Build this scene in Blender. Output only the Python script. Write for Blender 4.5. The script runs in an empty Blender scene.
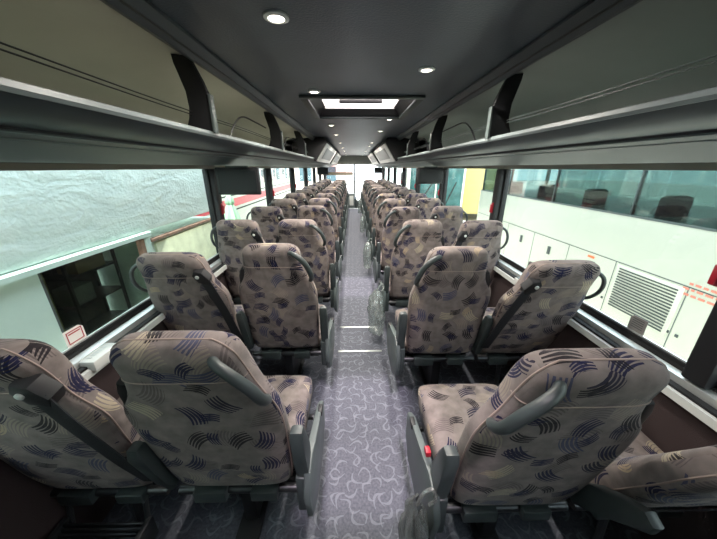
import bpy, bmesh, math, random
from mathutils import Vector, Matrix, noise
random.seed(7)
PI = math.pi
R = math.radians
sc = bpy.context.scene
C = sc.collection

# ------------------------------------------------------------------ camera
cam_d = bpy.data.cameras.new('camera')
cam = bpy.data.objects.new('camera', cam_d)
C.objects.link(cam)
cam.location = (-0.05, 0.0, 1.5)
cam.rotation_euler = (R(90 - 20.0), 0, R(-1.06))
cam_d.sensor_width = 36
cam_d.lens = 280 / 717 * 36
cam_d.clip_start = 0.02
cam_d.clip_end = 300
sc.camera = cam

# ------------------------------------------------------------------ world, sun, exposure
w = bpy.data.worlds.new('overcast_sky')
sc.world = w
w.use_nodes = True
wn = w.node_tree.nodes
wl = w.node_tree.links
bg = wn['Background']
tc = wn.new('ShaderNodeTexCoord')
sep = wn.new('ShaderNodeSeparateXYZ')
ramp = wn.new('ShaderNodeValToRGB')
ramp.color_ramp.elements[0].position = 0.0
ramp.color_ramp.elements[0].color = (0.93, 0.97, 1.0, 1)
ramp.color_ramp.elements[1].position = 0.9
ramp.color_ramp.elements[1].color = (0.78, 0.88, 1.0, 1)
wl.new(tc.outputs['Generated'], sep.inputs[0])
wl.new(sep.outputs['Z'], ramp.inputs[0])
wl.new(ramp.outputs[0], bg.inputs[0])
bg.inputs[1].default_value = 4.3

sun_d = bpy.data.lights.new('sun', 'SUN')
sun = bpy.data.objects.new('sun', sun_d)
C.objects.link(sun)
sun_d.energy = 15.0
sun_d.angle = R(4)
sun_d.color = (1.0, 0.96, 0.93)
sun.rotation_euler = Vector((0.0, math.cos(R(66)), -math.sin(R(66)))).to_track_quat('-Z', 'Y').to_euler()

sc.view_settings.view_transform = 'Standard'
sc.view_settings.look = 'None'
sc.view_settings.gamma = 1
sc.view_settings.use_curve_mapping = False
sc.view_settings.exposure = 0.2
sc.cycles.max_bounces = 8
sc.cycles.diffuse_bounces = 5
sc.cycles.transparent_max_bounces = 24
sc.cycles.sample_clamp_indirect = 6
sc.cycles.caustics_reflective = False
sc.cycles.caustics_refractive = False
sc.cycles.use_denoising = True

# ------------------------------------------------------------------ materials
def lin(c):
    return tuple(((x / 255) / 12.92 if x / 255 <= .04045 else ((x / 255 + .055) / 1.055) ** 2.4) for x in c) + (1,)

def mat(name, col, rough=.6, metal=0, spec=.5, bump=0, bscale=200, vary=0, vscale=8, sheen=0):
    m = bpy.data.materials.new(name)
    m.use_nodes = True
    n, l = m.node_tree.nodes, m.node_tree.links
    b = n['Principled BSDF']
    c = lin(col)
    b.inputs['Base Color'].default_value = c
    b.inputs['Roughness'].default_value = rough
    b.inputs['Metallic'].default_value = metal
    b.inputs['Specular IOR Level'].default_value = spec
    if sheen:
        b.inputs['Sheen Weight'].default_value = sheen
        b.inputs['Sheen Roughness'].default_value = .5
    t = n.new('ShaderNodeTexCoord')
    if vary:
        nz = n.new('ShaderNodeTexNoise')
        nz.inputs['Scale'].default_value = vscale
        nz.inputs['Detail'].default_value = 5
        l.new(t.outputs['Object'], nz.inputs['Vector'])
        mr = n.new('ShaderNodeMapRange')
        mr.inputs['From Min'].default_value = .3
        mr.inputs['From Max'].default_value = .7
        mr.inputs['To Min'].default_value = 1 - vary
        mr.inputs['To Max'].default_value = 1 + vary
        l.new(nz.outputs['Fac'], mr.inputs['Value'])
        mx = n.new('ShaderNodeVectorMath')
        mx.operation = 'SCALE'
        mx.inputs[0].default_value = c[:3]
        l.new(mr.outputs[0], mx.inputs['Scale'])
        l.new(mx.outputs[0], b.inputs['Base Color'])
    if bump:
        nb = n.new('ShaderNodeTexNoise')
        nb.inputs['Scale'].default_value = bscale
        nb.inputs['Detail'].default_value = 3
        l.new(t.outputs['Object'], nb.inputs['Vector'])
        bp = n.new('ShaderNodeBump')
        bp.inputs['Strength'].default_value = bump
        bp.inputs['Distance'].default_value = .01
        l.new(nb.outputs['Fac'], bp.inputs['Height'])
        l.new(bp.outputs[0], b.inputs['Normal'])
    return m

def emit(name, col, s):
    m = bpy.data.materials.new(name)
    m.use_nodes = True
    n, l = m.node_tree.nodes, m.node_tree.links
    n.remove(n['Principled BSDF'])
    e = n.new('ShaderNodeEmission')
    e.inputs[0].default_value = lin(col)
    e.inputs[1].default_value = s
    l.new(e.outputs[0], n['Material Output'].inputs[0])
    return m

def glass(name, tint, gloss=.08, rough=.02):
    m = bpy.data.materials.new(name)
    m.use_nodes = True
    n, l = m.node_tree.nodes, m.node_tree.links
    n.remove(n['Principled BSDF'])
    t = n.new('ShaderNodeBsdfTransparent')
    t.inputs[0].default_value = tuple(tint) + (1,)
    g = n.new('ShaderNodeBsdfGlossy')
    g.inputs['Roughness'].default_value = rough
    mx = n.new('ShaderNodeMixShader')
    mx.inputs[0].default_value = gloss
    l.new(t.outputs[0], mx.inputs[1])
    l.new(g.outputs[0], mx.inputs[2])
    l.new(mx.outputs[0], n['Material Output'].inputs[0])
    return m

def strokes(nt, vec, scale, seed, nstripe, half_a, half_b, curve, rnd=.55, duty=0.0):
    """brush-stroke clusters: returns (mask socket, random colour socket)"""
    n, l = nt.nodes, nt.links
    def M(op, a, b=None, cl=False):
        x = n.new('ShaderNodeMath')
        x.operation = op
        x.use_clamp = cl
        for i, v in enumerate((a, b)):
            if v is None:
                continue
            if isinstance(v, (int, float)):
                x.inputs[i].default_value = v
            else:
                l.new(v, x.inputs[i])
        return x.outputs[0]
    mp = n.new('ShaderNodeMapping')
    mp.inputs['Scale'].default_value = (scale, scale, scale)
    mp.inputs['Location'].default_value = (seed * 3.7, seed * 5.1, 0)
    l.new(vec, mp.inputs['Vector'])
    v = n.new('ShaderNodeTexVoronoi')
    v.voronoi_dimensions = '2D'
    v.inputs['Scale'].default_value = 1
    v.inputs['Randomness'].default_value = rnd
    l.new(mp.outputs[0], v.inputs['Vector'])
    sub = n.new('ShaderNodeVectorMath')
    sub.operation = 'SUBTRACT'
    l.new(mp.outputs[0], sub.inputs[0])
    l.new(v.outputs['Position'], sub.inputs[1])
    sc_ = n.new('ShaderNodeSeparateColor')
    l.new(v.outputs['Color'], sc_.inputs[0])
    rot = n.new('ShaderNodeVectorRotate')
    rot.rotation_type = 'Z_AXIS'
    l.new(sub.outputs[0], rot.inputs['Vector'])
    l.new(M('MULTIPLY', sc_.outputs[0], 6.283), rot.inputs['Angle'])
    s = n.new('ShaderNodeSeparateXYZ')
    l.new(rot.outputs[0], s.inputs[0])
    a, b = s.outputs[0], s.outputs[1]
    b2 = M('MULTIPLY', b, b)
    a2 = M('ADD', a, M('MULTIPLY', b2, curve))
    a3 = M('ADD', a2, M('MULTIPLY', b, .25))
    st = M('SINE', M('MULTIPLY', a3, 6.283 * nstripe))
    # stripes taper towards their tips
    th = M('ADD', M('MULTIPLY', M('ABSOLUTE', b), 1.6 / half_b * .6), -.75 + duty)
    st = M('GREATER_THAN', st, th)
    m1 = M('LESS_THAN', M('ABSOLUTE', a3), half_a)
    m2 = M('LESS_THAN', M('ABSOLUTE', b), half_b)
    return M('MULTIPLY', M('MULTIPLY', st, m1), m2), sc_

def fabric_mat():
    m = bpy.data.materials.new('seat_moquette')
    m.use_nodes = True
    nt = m.node_tree
    n, l = nt.nodes, nt.links
    b = n['Principled BSDF']
    b.inputs['Roughness'].default_value = .85
    b.inputs['Specular IOR Level'].default_value = .12
    b.inputs['Sheen Weight'].default_value = .08
    b.inputs['Sheen Roughness'].default_value = .45
    uv = n.new('ShaderNodeUVMap')
    oi = n.new('ShaderNodeObjectInfo')
    off = n.new('ShaderNodeVectorMath')
    off.operation = 'SCALE'
    off.inputs[0].default_value = (17.3, 9.1, 0)
    l.new(oi.outputs['Random'], off.inputs['Scale'])
    add = n.new('ShaderNodeVectorMath')
    l.new(uv.outputs[0], add.inputs[0])
    l.new(off.outputs[0], add.inputs[1])
    vec = add.outputs[0]
    nz = n.new('ShaderNodeTexNoise')
    nz.inputs['Scale'].default_value = 22
    nz.inputs['Detail'].default_value = 6
    l.new(vec, nz.inputs['Vector'])
    base = n.new('ShaderNodeValToRGB')
    base.color_ramp.elements[0].position = .3
    base.color_ramp.elements[0].color = lin((110, 102, 99))
    base.color_ramp.elements[1].position = .7
    base.color_ramp.elements[1].color = lin((138, 128, 124))
    l.new(nz.outputs['Fac'], base.inputs[0])
    cur = base.outputs[0]
    lay = [
        (8.6, 1, 12, .27, .34, .9, 0.05, [(0, (84, 74, 76)), (.35, (156, 144, 130)), (.6, (86, 78, 84)), (.8, (80, 72, 74))], .55),
        (8.2, 2, 11, .20, .33, .9, -.15, [(0, (14, 20, 58)), (.38, (24, 21, 28)), (.60, (172, 161, 140)), (.72, (70, 74, 98)), (.86, (30, 30, 52))], .12),
        (10.5, 3, 11, .18, .30, -1.1, -.25, [(0, (16, 22, 60)), (.45, (26, 23, 30)), (.75, (170, 152, 128)), (.88, (34, 34, 58))], .45),
    ]
    for (scale, seed, ns, ha, hb, cv, duty, cols, keep) in lay:
        mk, sp = strokes(nt, vec, scale, seed, ns, ha, hb, cv, .6, duty)
        rp = n.new('ShaderNodeValToRGB')
        rp.color_ramp.interpolation = 'CONSTANT'
        rp.color_ramp.elements[0].position = cols[0][0]
        rp.color_ramp.elements[0].color = lin(cols[0][1])
        rp.color_ramp.elements[1].position = cols[1][0]
        rp.color_ramp.elements[1].color = lin(cols[1][1])
        for p, c in cols[2:]:
            e = rp.color_ramp.elements.new(p)
            e.color = lin(c)
        l.new(sp.outputs[1], rp.inputs[0])
        gt = n.new('ShaderNodeMath')
        gt.operation = 'GREATER_THAN'
        gt.inputs[1].default_value = keep
        l.new(sp.outputs[2], gt.inputs[0])
        mm = n.new('ShaderNodeMath')
        mm.operation = 'MULTIPLY'
        l.new(mk, mm.inputs[0])
        l.new(gt.outputs[0], mm.inputs[1])
        m2 = n.new('ShaderNodeMath')
        m2.operation = 'MULTIPLY'
        m2.inputs[1].default_value = .6 if seed == 1 else .92
        l.new(mm.outputs[0], m2.inputs[0])
        mx = n.new('ShaderNodeMix')
        mx.data_type = 'RGBA'
        l.new(m2.outputs[0], mx.inputs[0])
        l.new(cur, mx.inputs[6])
        l.new(rp.outputs[0], mx.inputs[7])
        cur = mx.outputs[2]
    l.new(cur, b.inputs['Base Color'])
    nb = n.new('ShaderNodeTexNoise')
    nb.inputs['Scale'].default_value = 700
    l.new(uv.outputs[0], nb.inputs['Vector'])
    nb2 = n.new('ShaderNodeTexNoise')
    nb2.inputs['Scale'].default_value = 9
    nb2.inputs['Detail'].default_value = 3
    l.new(vec, nb2.inputs['Vector'])
    bp = n.new('ShaderNodeBump')
    bp.inputs['Strength'].default_value = .25
    bp.inputs['Distance'].default_value = .004
    l.new(nb.outputs['Fac'], bp.inputs['Height'])
    bp2 = n.new('ShaderNodeBump')
    bp2.inputs['Strength'].default_value = .3
    bp2.inputs['Distance'].default_value = .03
    l.new(nb2.outputs['Fac'], bp2.inputs['Height'])
    l.new(bp.outputs[0], bp2.inputs['Normal'])
    l.new(bp2.outputs[0], b.inputs['Normal'])
    return m

def carpet_mat(name, c0, c1, cs):
    m = bpy.data.materials.new(name)
    m.use_nodes = True
    nt = m.node_tree
    n, l = nt.nodes, nt.links
    b = n['Principled BSDF']
    b.inputs['Roughness'].default_value = .8
    b.inputs['Specular IOR Level'].default_value = .3
    t = n.new('ShaderNodeTexCoord')
    nz = n.new('ShaderNodeTexNoise')
    nz.inputs['Scale'].default_value = 90
    nz.inputs['Detail'].default_value = 4
    l.new(t.outputs['Object'], nz.inputs['Vector'])
    base = n.new('ShaderNodeValToRGB')
    base.color_ramp.elements[0].position = .3
    base.color_ramp.elements[0].color = lin(c0)
    base.color_ramp.elements[1].position = .7
    base.color_ramp.elements[1].color = lin(c1)
    l.new(nz.outputs['Fac'], base.inputs[0])
    cur = base.outputs[0]
    for scale, seed, cv in ((11, 4, 2.2), (13, 6, -2.4)):
        mk, sp = strokes(nt, t.outputs['Object'], scale, seed, 2.6, .10, .40, cv, .5, -.1)
        mx = n.new('ShaderNodeMix')
        mx.data_type = 'RGBA'
        mm = n.new('ShaderNodeMath')
        mm.operation = 'MULTIPLY'
        mm.inputs[1].default_value = .6
        l.new(mk, mm.inputs[0])
        l.new(mm.outputs[0], mx.inputs[0])
        l.new(cur, mx.inputs[6])
        mx.inputs[7].default_value = lin(cs)
        cur = mx.outputs[2]
    l.new(cur, b.inputs['Base Color'])
    bp = n.new('ShaderNodeBump')
    bp.inputs['Strength'].default_value = .3
    bp.inputs['Distance'].default_value = .004
    l.new(nz.outputs['Fac'], bp.inputs['Height'])
    l.new(bp.outputs[0], b.inputs['Normal'])
    return m

M_FAB = fabric_mat()
M_PIPE = mat('piping_cloth', (150, 134, 126), .8)
M_CARPET = carpet_mat('floor_carpet', (74, 77, 86), (97, 100, 109), (122, 126, 135))
M_CEIL = mat('ceiling_vinyl', (64, 73, 84), .42, spec=.6, bump=.15, bscale=120, vary=.1, vscale=5)
M_RAIL = mat('rack_rail_grey', (56, 63, 68), .45)
M_FASCIA = mat('rack_fascia_bluegrey', (38, 50, 58), .48)
M_FASCIA2 = mat('rack_underside_grey', (38, 46, 51), .5)
M_LIP = mat('rack_lip_grey', (116, 126, 127), .4)
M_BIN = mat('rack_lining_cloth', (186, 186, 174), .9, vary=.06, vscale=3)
M_BINR = mat('rack_lining_right_cloth', (160, 166, 162), .9, vary=.06, vscale=3)  # right rack lining: same cloth as the left, toned somewhat darker
M_BLACK = mat('black_plastic', (24, 25, 28), .5)
M_BLK2 = mat('black_rubber', (16, 17, 19), .7)
M_WEB = mat('belt_webbing', (26, 27, 32), .75, bump=.3, bscale=400)
M_GREY = mat('dark_grey_plastic', (56, 64, 64), .42)
M_GREY2 = mat('mid_grey_plastic', (84, 93, 92), .4)
M_STEEL = mat('dark_steel', (70, 72, 74), .4, metal=.7)
M_ALU = mat('brushed_aluminium', (205, 210, 208), .35, metal=.6)
M_WHITEP = mat('white_plastic', (205, 208, 204), .4)
M_WALLC = mat('wall_carpet_brown', (58, 46, 46), .9, bump=.3, bscale=300)
M_WALLU = mat('wall_upper_grey', (90, 92, 92), .6)
M_GLASS = glass('green_tinted_window', (.92, .97, .95), .04)
M_WGLASS = glass('windscreen_glass', (.95, .97, .98), .03)
M_RED = mat('red_plastic', (165, 28, 46), .35)
M_SCREEN = mat('monitor_screen', (18, 21, 23), .35, spec=.3)
M_LAMP = emit('lamp_lens', (255, 244, 225), 9)

# ------------------------------------------------------------------ mesh helpers
def new():
    return bmesh.new()

def add_box(bm, x0, x1, y0, y1, z0, z1, bev=0, seg=2):
    vs = [bm.verts.new((x, y, z)) for x in (x0, x1) for y in (y0, y1) for z in (z0, z1)]
    f = [(0, 1, 3, 2), (4, 6, 7, 5), (0, 4, 5, 1), (2, 3, 7, 6), (0, 2, 6, 4), (1, 5, 7, 3)]
    fs = [bm.faces.new([vs[i] for i in q]) for q in f]
    if bev:
        es = list({e for q in fs for e in q.edges})
        bmesh.ops.bevel(bm, geom=es, offset=bev, segments=seg, profile=.5, affect='EDGES')
    return vs

def box(*a, **k):
    bm = new()
    add_box(bm, *a, **k)
    return bm

def add_prism(bm, pts, axis, a, b, bev=0):
    """extrude polygon pts (2D) along axis from a to b"""
    def P(p, t):
        return {'x': (t, p[0], p[1]), 'y': (p[0], t, p[1]), 'z': (p[0], p[1], t)}[axis]
    v0 = [bm.verts.new(P(p, a)) for p in pts]
    v1 = [bm.verts.new(P(p, b)) for p in pts]
    n = len(pts)
    fs = [bm.faces.new(v0), bm.faces.new(v1[::-1])]
    for i in range(n):
        fs.append(bm.faces.new((v0[i], v1[i], v1[(i + 1) % n], v0[(i + 1) % n])))
    if bev:
        es = list(fs[0].edges) + list(fs[1].edges)
        bmesh.ops.bevel(bm, geom=es, offset=bev, segments=2, profile=.5, affect='EDGES')

def prism(*a, **k):
    bm = new()
    add_prism(bm, *a, **k)
    return bm

def spline(pts, n=8):
    pts = [Vector(p) for p in pts]
    out = []
    for i in range(len(pts) - 1):
        p0 = pts[max(i - 1, 0)]
        p1, p2 = pts[i], pts[i + 1]
        p3 = pts[min(i + 2, len(pts) - 1)]
        for k in range(n):
            t = k / n
            out.append(.5 * ((2 * p1) + (p2 - p0) * t + (2 * p0 - 5 * p1 + 4 * p2 - p3) * t * t + (3 * p1 - p0 - 3 * p2 + p3) * t ** 3))
    out.append(pts[-1])
    return out

def add_tube(bm, pts, r, seg=8, closed=False, flat=None):
    pts = [Vector(p) for p in pts]
    rings = []
    n = len(pts)
    up = Vector((0, 0, 1))
    prev = None
    for i, p in enumerate(pts):
        if closed:
            d = pts[(i + 1) % n] - pts[i - 1]
        else:
            d = pts[min(i + 1, n - 1)] - pts[max(i - 1, 0)]
        d.normalize()
        if prev is None:
            a = d.cross(up)
            if a.length < 1e-3:
                a = d.cross(Vector((1, 0, 0)))
        else:
            a = prev - d * prev.dot(d)
        a.normalize()
        prev = a
        b = d.cross(a)
        rr = r[i] if isinstance(r, (list, tuple)) else r
        ra, rb = (rr, rr) if flat is None else (rr, rr * flat)
        rings.append([bm.verts.new(p + a * math.cos(2 * PI * k / seg) * ra + b * math.sin(2 * PI * k / seg) * rb) for k in range(seg)])
    m = n if closed else n - 1
    for i in range(m):
        q, s = rings[i], rings[(i + 1) % n]
        for k in range(seg):
            bm.faces.new((q[k], q[(k + 1) % seg], s[(k + 1) % seg], s[k]))
    if not closed:
        bm.faces.new(rings[0][::-1])
        bm.faces.new(rings[-1])

def tube(pts, r, **k):
    bm = new()
    add_tube(bm, pts, r, **k)
    return bm

def add_lathe(bm, prof, cx, cy, seg=20, z0=0):
    rings = []
    for r, z in prof:
        rings.append([bm.verts.new((cx + r * math.cos(2 * PI * k / seg), cy + r * math.sin(2 * PI * k / seg), z0 + z)) for k in range(seg)])
    for i in range(len(rings) - 1):
        for k in range(seg):
            bm.faces.new((rings[i][k], rings[i][(k + 1) % seg], rings[i + 1][(k + 1) % seg], rings[i + 1][k]))
    bm.faces.new(rings[0][::-1])
    bm.faces.new(rings[-1])

def link_bm(name, bm, m, parent=None, loc=None, uvfn=None, smooth=True, ang=38):
    bmesh.ops.recalc_face_normals(bm, faces=bm.faces)
    if uvfn:
        uvl = bm.loops.layers.uv.new('UVMap')
        for f in bm.faces:
            for lp in f.loops:
                lp[uvl].uv = uvfn(lp.vert.co, f.normal)
    me = bpy.data.meshes.new(name)
    bm.to_mesh(me)
    bm.free()
    if smooth:
        for p in me.polygons:
            p.use_smooth = True
        me.set_sharp_from_angle(angle=R(ang))
    for mm in (m if isinstance(m, list) else [m]):
        me.materials.append(mm)
    o = bpy.data.objects.new(name, me)
    C.objects.link(o)
    if parent is not None:
        o.parent = parent
    if loc is not None:
        o.location = loc
    return o

def tag(o, label, cat, group=None, kind=None):
    o['label'] = label
    o['category'] = cat
    if group:
        o['group'] = group
    if kind:
        o['kind'] = kind
    return o

def thing(name, label, cat, loc=(0, 0, 0), rz=0, group=None):
    o = bpy.data.objects.new(name, None)
    C.objects.link(o)
    o.empty_display_size = .1
    o.location = loc
    o.rotation_euler = (0, 0, rz)
    return tag(o, label, cat, group)

def struct(name, bm, m, **k):
    o = link_bm(name, bm, m, **k)
    if o.parent is None:
        o['kind'] = 'structure'
    return o

def kids(o):
    return [c for c in C.objects if c.parent == o]

def copy_tree(o, parent=None):
    c = o.copy()
    C.objects.link(c)
    if parent is not None:
        c.parent = parent
    for ch in kids(o):
        copy_tree(ch, c)
    return c

# ------------------------------------------------------------------ the coach shell
Y0, Y1 = -1.1, 12.5
HW = 1.19
ZC = 1.95
PIL_L = [-.90, .71, 2.43, 4.05, 5.66, 7.26, 8.86, 10.46, 12.06]
PIL = [-.80, .79, 2.46, 4.06, 5.66, 7.26, 8.86, 10.46, 12.06]
HATCH = [(-.37, .40, -.18, .92), (-.37, .40, 2.16, 2.98)]

struct('floor', box(-1.26, 1.26, Y0, 11.05, -.12, 0), M_CARPET)
struct('floor_front', box(-1.26, 1.26, 11.05, Y1 + .1, -.5, -.34), M_CARPET)

bm = new()
ys = sorted({Y0, Y1} | {h[2] for h in HATCH} | {h[3] for h in HATCH})
for a, b in zip(ys[:-1], ys[1:]):
    h = [q for q in HATCH if abs(q[2] - a) < 1e-6]
    if h:
        add_box(bm, -1.26, h[0][0], a, b, ZC, ZC + .15)
        add_box(bm, h[0][1], 1.26, a, b, ZC, ZC + .15)
    else:
        add_box(bm, -1.26, 1.26, a, b, ZC, ZC + .15)
struct('ceiling', bm, M_CEIL)

for sd, nm in ((-1, 'left'), (1, 'right')):
    a, b = sorted((sd * HW, sd * (HW + .07)))
    bm = box(a, b, Y0, Y1, -.5, .74)
    struct('wall_' + nm, bm, M_WALLC)
    struct('trim_upper_' + nm, box(a, b, Y0, Y1, 1.515, ZC), M_WALLU)
    # sill profile, inner ledge + silver / black rails up to the glass
    x = lambda v: sd * v
    for nme, pr, mt in (
            ('trim_sill_ledge_' + nm, [(1.13, .690), (1.13, .722), (1.195, .730), (1.195, .690)], M_WHITEP),
            ('trim_sill_slot_' + nm, [(1.142, .7245), (1.142, .734), (1.165, .737), (1.165, .7275)], M_BLK2),
            ('trim_sill_rail_' + nm, [(1.172, .730), (1.172, .760), (1.200, .768), (1.200, .730)], M_ALU),
            ('trim_sill_gasket_' + nm, [(1.2005, .740), (1.2005, .785), (1.215, .785), (1.215, .740)], M_BLK2)):
        struct(nme, prism([(x(p), q) for p, q in pr], 'y', Y0 + .02, Y1 - .3), mt)
    struct('trim_head_' + nm, prism([(x(1.19), 1.490), (x(1.19), 1.515), (x(1.26), 1.515), (x(1.26), 1.490)], 'y', Y0 + .02, Y1), mat('window_head_beige', (150, 144, 132), .5))
    PP = PIL_L if sd < 0 else PIL
    for k, py in enumerate(PP):
        bm = box(*sorted((sd * 1.165, sd * 1.26)), py - .04, py + .04, .768, 1.49, bev=.012)
        p = struct('trim_pillar_%s_%d' % (nm, k), bm, M_BLACK)
    for k in range(len(PIL) - 1):
        a, b = PP[k] + .04, PP[k + 1] - .04
        n = (k + 1) + (0 if sd < 0 else 10)
        wdw = struct('window_%d' % n, box(*sorted((sd * 1.222, sd * 1.228)), a, b, .785, 1.49), M_GLASS, smooth=False)
        bm = new()
        for ya, yb in ((a, a + .02), (b - .02, b)):
            add_box(bm, *sorted((sd * 1.205, sd * 1.222)), ya, yb, .785, 1.49)
        add_box(bm, *sorted((sd * 1.205, sd * 1.222)), a + .02, b - .02, .785, .80)
        struct('window_frame', bm, M_BLK2, parent=wdw)
        bm = box(*sorted((sd * 1.212, sd * 1.221)), a + .02, b - .02, .80, .806)
        struct('window_bead', bm, M_ALU, parent=wdw)

struct('wall_rear', box(-1.26, 1.26, Y0 - .08, Y0, -.5, ZC + .15), M_WALLC)
# front: header, dash wall, windscreen
struct('wall_front_header', box(-1.26, 1.26, Y1 - .05, Y1 + .05, 1.62, ZC + .15), mat('front_header_grey', (170, 170, 164), .5))
struct('wall_front', box(-1.26, 1.26, Y1, Y1 + .1, -.5, .16), M_WALLU)
wdw = struct('window_99', box(-1.2, 1.2, Y1 + .03, Y1 + .036, .16, 1.62), M_WGLASS, smooth=False)
struct('windscreen_post', box(-.035, .035, Y1 - .01, Y1 + .08, .16, 1.62, bev=.01), M_STEEL, parent=wdw)
for s in (-1, 1):
    struct('trim_corner_' + ('left' if s < 0 else 'right'), box(*sorted((s * 1.16, s * 1.26)), Y1 - .3, Y1 + .05, .16, 1.62), M_BLACK)

# floor nosing strips across the aisle
for i, (yy, lb) in enumerate(((2.03, 'nearer'), (2.42, 'farther'))):
    tag(link_bm('floor_strip', box(-.19, .19, yy, yy + .022, 0, .006, bev=.002), M_ALU),
        '%s of two thin bright metal strips across the aisle carpet' % lb, 'strip')
tag(link_bm('step_nosing', box(-.6, .6, 10.98, 11.06, 0, .02, bev=.004), M_ALU), 'bright nosing at the front end of the aisle floor', 'step edge')

# ------------------------------------------------------------------ roof hatches
M_HPANE = bpy.data.materials.new('hatch_pane')
M_HPANE.use_nodes = True
n_, l_ = M_HPANE.node_tree.nodes, M_HPANE.node_tree.links
n_.remove(n_['Principled BSDF'])
t_ = n_.new('ShaderNodeBsdfTransparent')
t_.inputs[0].default_value = (.86, .80, .86, 1)
d_ = n_.new('ShaderNodeBsdfTranslucent')
d_.inputs[0].default_value = (.75, .71, .62, 1)
mx_ = n_.new('ShaderNodeMixShader')
mx_.inputs[0].default_value = .45
l_.new(t_.outputs[0], mx_.inputs[1])
l_.new(d_.outputs[0], mx_.inputs[2])
l_.new(mx_.outputs[0], n_['Material Output'].inputs[0])
hl = ['rear roof hatch overhead at the near edge of the ceiling', 'large dark framed roof hatch with glowing cream panel']
for (x0, x1, y0, y1), lb in zip(HATCH, hl):
    xc, yc = (x0 + x1) / 2, (y0 + y1) / 2
    t = thing('roof_hatch', lb, 'roof hatch', (xc, yc, ZC))
    hx, hy = (x1 - x0) / 2, (y1 - y0) / 2
    bm = new()
    for (o, i_, za, zb) in ((0.035, -.015, -.018, 0.0),):
        ax, ay, bx, by = hx + o, hy + o, hx + i_, hy + i_
        add_box(bm, -ax, ax, -ay, -by, za, zb, bev=.005)
        add_box(bm, -ax, ax, by, ay, za, zb, bev=.005)
        add_box(bm, -ax, -bx, -by, by, za, zb, bev=.005)
        add_box(bm, bx, ax, -by, by, za, zb, bev=.005)
    link_bm('hatch_frame', bm, M_GREY, t)
    # sloping inner surround
    bm = new()
    o = [(-hx, -hy, .0), (hx, -hy, .0), (hx, hy, .0), (-hx, hy, .0)]
    q = .07
    i2 = [(-hx + q, -hy + q, .07), (hx - q, -hy + q, .07), (hx - q, hy - q, .07), (-hx + q, hy - q, .07)]
    i3 = [(a, b, .085) for a, b, c in i2]
    o3 = [(a, b, .02) for a, b, c in o]
    V = lambda L: [bm.verts.new(p) for p in L]
    A, B, D, E = V(o), V(i2), V(i3), V(o3)
    for k in range(4):
        j = (k + 1) % 4
        bm.faces.new((A[k], A[j], B[j], B[k]))
        bm.faces.new((B[k], B[j], D[j], D[k]))
        bm.faces.new((D[k], D[j], E[j], E[k]))
        bm.faces.new((E[k], E[j], A[j], A[k]))
    link_bm('hatch_surround', bm, M_BLACK, t)
    link_bm('hatch_pane', box(-hx + q, hx - q, -hy + q, hy - q, .071, .079), M_HPANE, t)
    for e in (-hy + q, hy - q - .012):
        link_bm('hatch_lining', box(-hx + q, hx - q, e, e + .012, .055, .071), M_WHITEP, t)
    link_bm('hatch_handle', box(-hx * .45, hx * .45, -.012, .012, .035, .06, bev=.005), M_BLACK, t)

# ------------------------------------------------------------------ ceiling downlights
def downlight_proto():
    t = thing('ceiling_downlight', 'x', 'ceiling light')
    bm = new()
    seg = 20
    prof = [(.040, 0), (.040, -.006), (.030, -.010), (.026, -.008), (.026, 0)]
    rings = [[bm.verts.new((r * math.cos(2 * PI * k / seg), r * math.sin(2 * PI * k / seg), z)) for k in range(seg)] for r, z in prof]
    for i in range(len(rings)):
        A, B = rings[i], rings[(i + 1) % len(rings)]
        for k in range(seg):
            bm.faces.new((A[k], A[(k + 1) % seg], B[(k + 1) % seg], B[k]))
    link_bm('trim_ring', bm, M_ALU, t)
    bm = new()
    add_lathe(bm, [(.0255, -.001), (.0255, -.006), (.018, -.009), (.006, -.010)], 0, 0, 16)
    link_bm('lens', bm, M_LAMP, t)
    return t
dl0 = downlight_proto()
left = [1.11, 2.03, 3.5, 4.46, 5.9, 7.3, 8.7, 10.1, 11.4]
right = [1.6, 3.08, 4.03, 5.8, 6.7, 8.7, 10.0, 11.3]
ORD = ['first', 'second', 'third', 'fourth', 'fifth', 'sixth', 'seventh', 'eighth', 'ninth', 'tenth', 'eleventh', 'twelfth', 'thirteenth']
first = True
for L, x, nm in ((left, -.29, 'left'), (right, .31, 'right')):
    for i, y in enumerate(L):
        o = dl0 if first else copy_tree(dl0)
        first = False
        o.location = (x, y, ZC)
        o['label'] = 'round lit ceiling downlight, %s from the camera in the %s row' % (ORD[i], nm)
        o['group'] = 'ceiling downlights'
        ld = bpy.data.lights.new('downlight_bulb', 'SPOT')
        ld.energy = 34
        ld.spot_size = R(172)
        ld.spot_blend = 1.0
        ld.color = (1, .93, .84)
        ld.shadow_soft_size = .025
        lo = bpy.data.objects.new('downlight_bulb', ld)
        C.objects.link(lo)
        lo.parent = o
        lo.location = (0, 0, -.02)

# ------------------------------------------------------------------ overhead luggage racks
def service_panel(sd):
    nm = 'left' if sd < 0 else 'right'
    X = lambda v: sd * v
    t = thing('service_panel', 'long sloping grey-blue panel under the %s luggage rack' % nm, 'service panel', (0, 0, 0))
    ya, yb = Y0 + .01, 12.2
    P = lambda L: [(X(a), b) for a, b in L]
    link_bm('fascia', prism(P([(.672, 1.628), (.70, 1.604), (.74, 1.592), (.80, 1.585), (.81, 1.600), (.76, 1.622), (.70, 1.628)]), 'y', ya, yb), M_FASCIA, t)
    link_bm('service_strip', prism(P([(.80, 1.5845), (.806, 1.576), (.87, 1.567), (.99, 1.520), (1.188, 1.516), (1.188, 1.60), (.811, 1.600)]), 'y', ya, yb), M_FASCIA2, t)
    for a, b in ((.806, 1.576), (.87, 1.567)):
        link_bm('bead', tube([(X(a), ya + .01, b), (X(a), yb - .01, b)], .0035, seg=6), M_LIP, t)
service_panel(-1)
service_panel(1)

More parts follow.
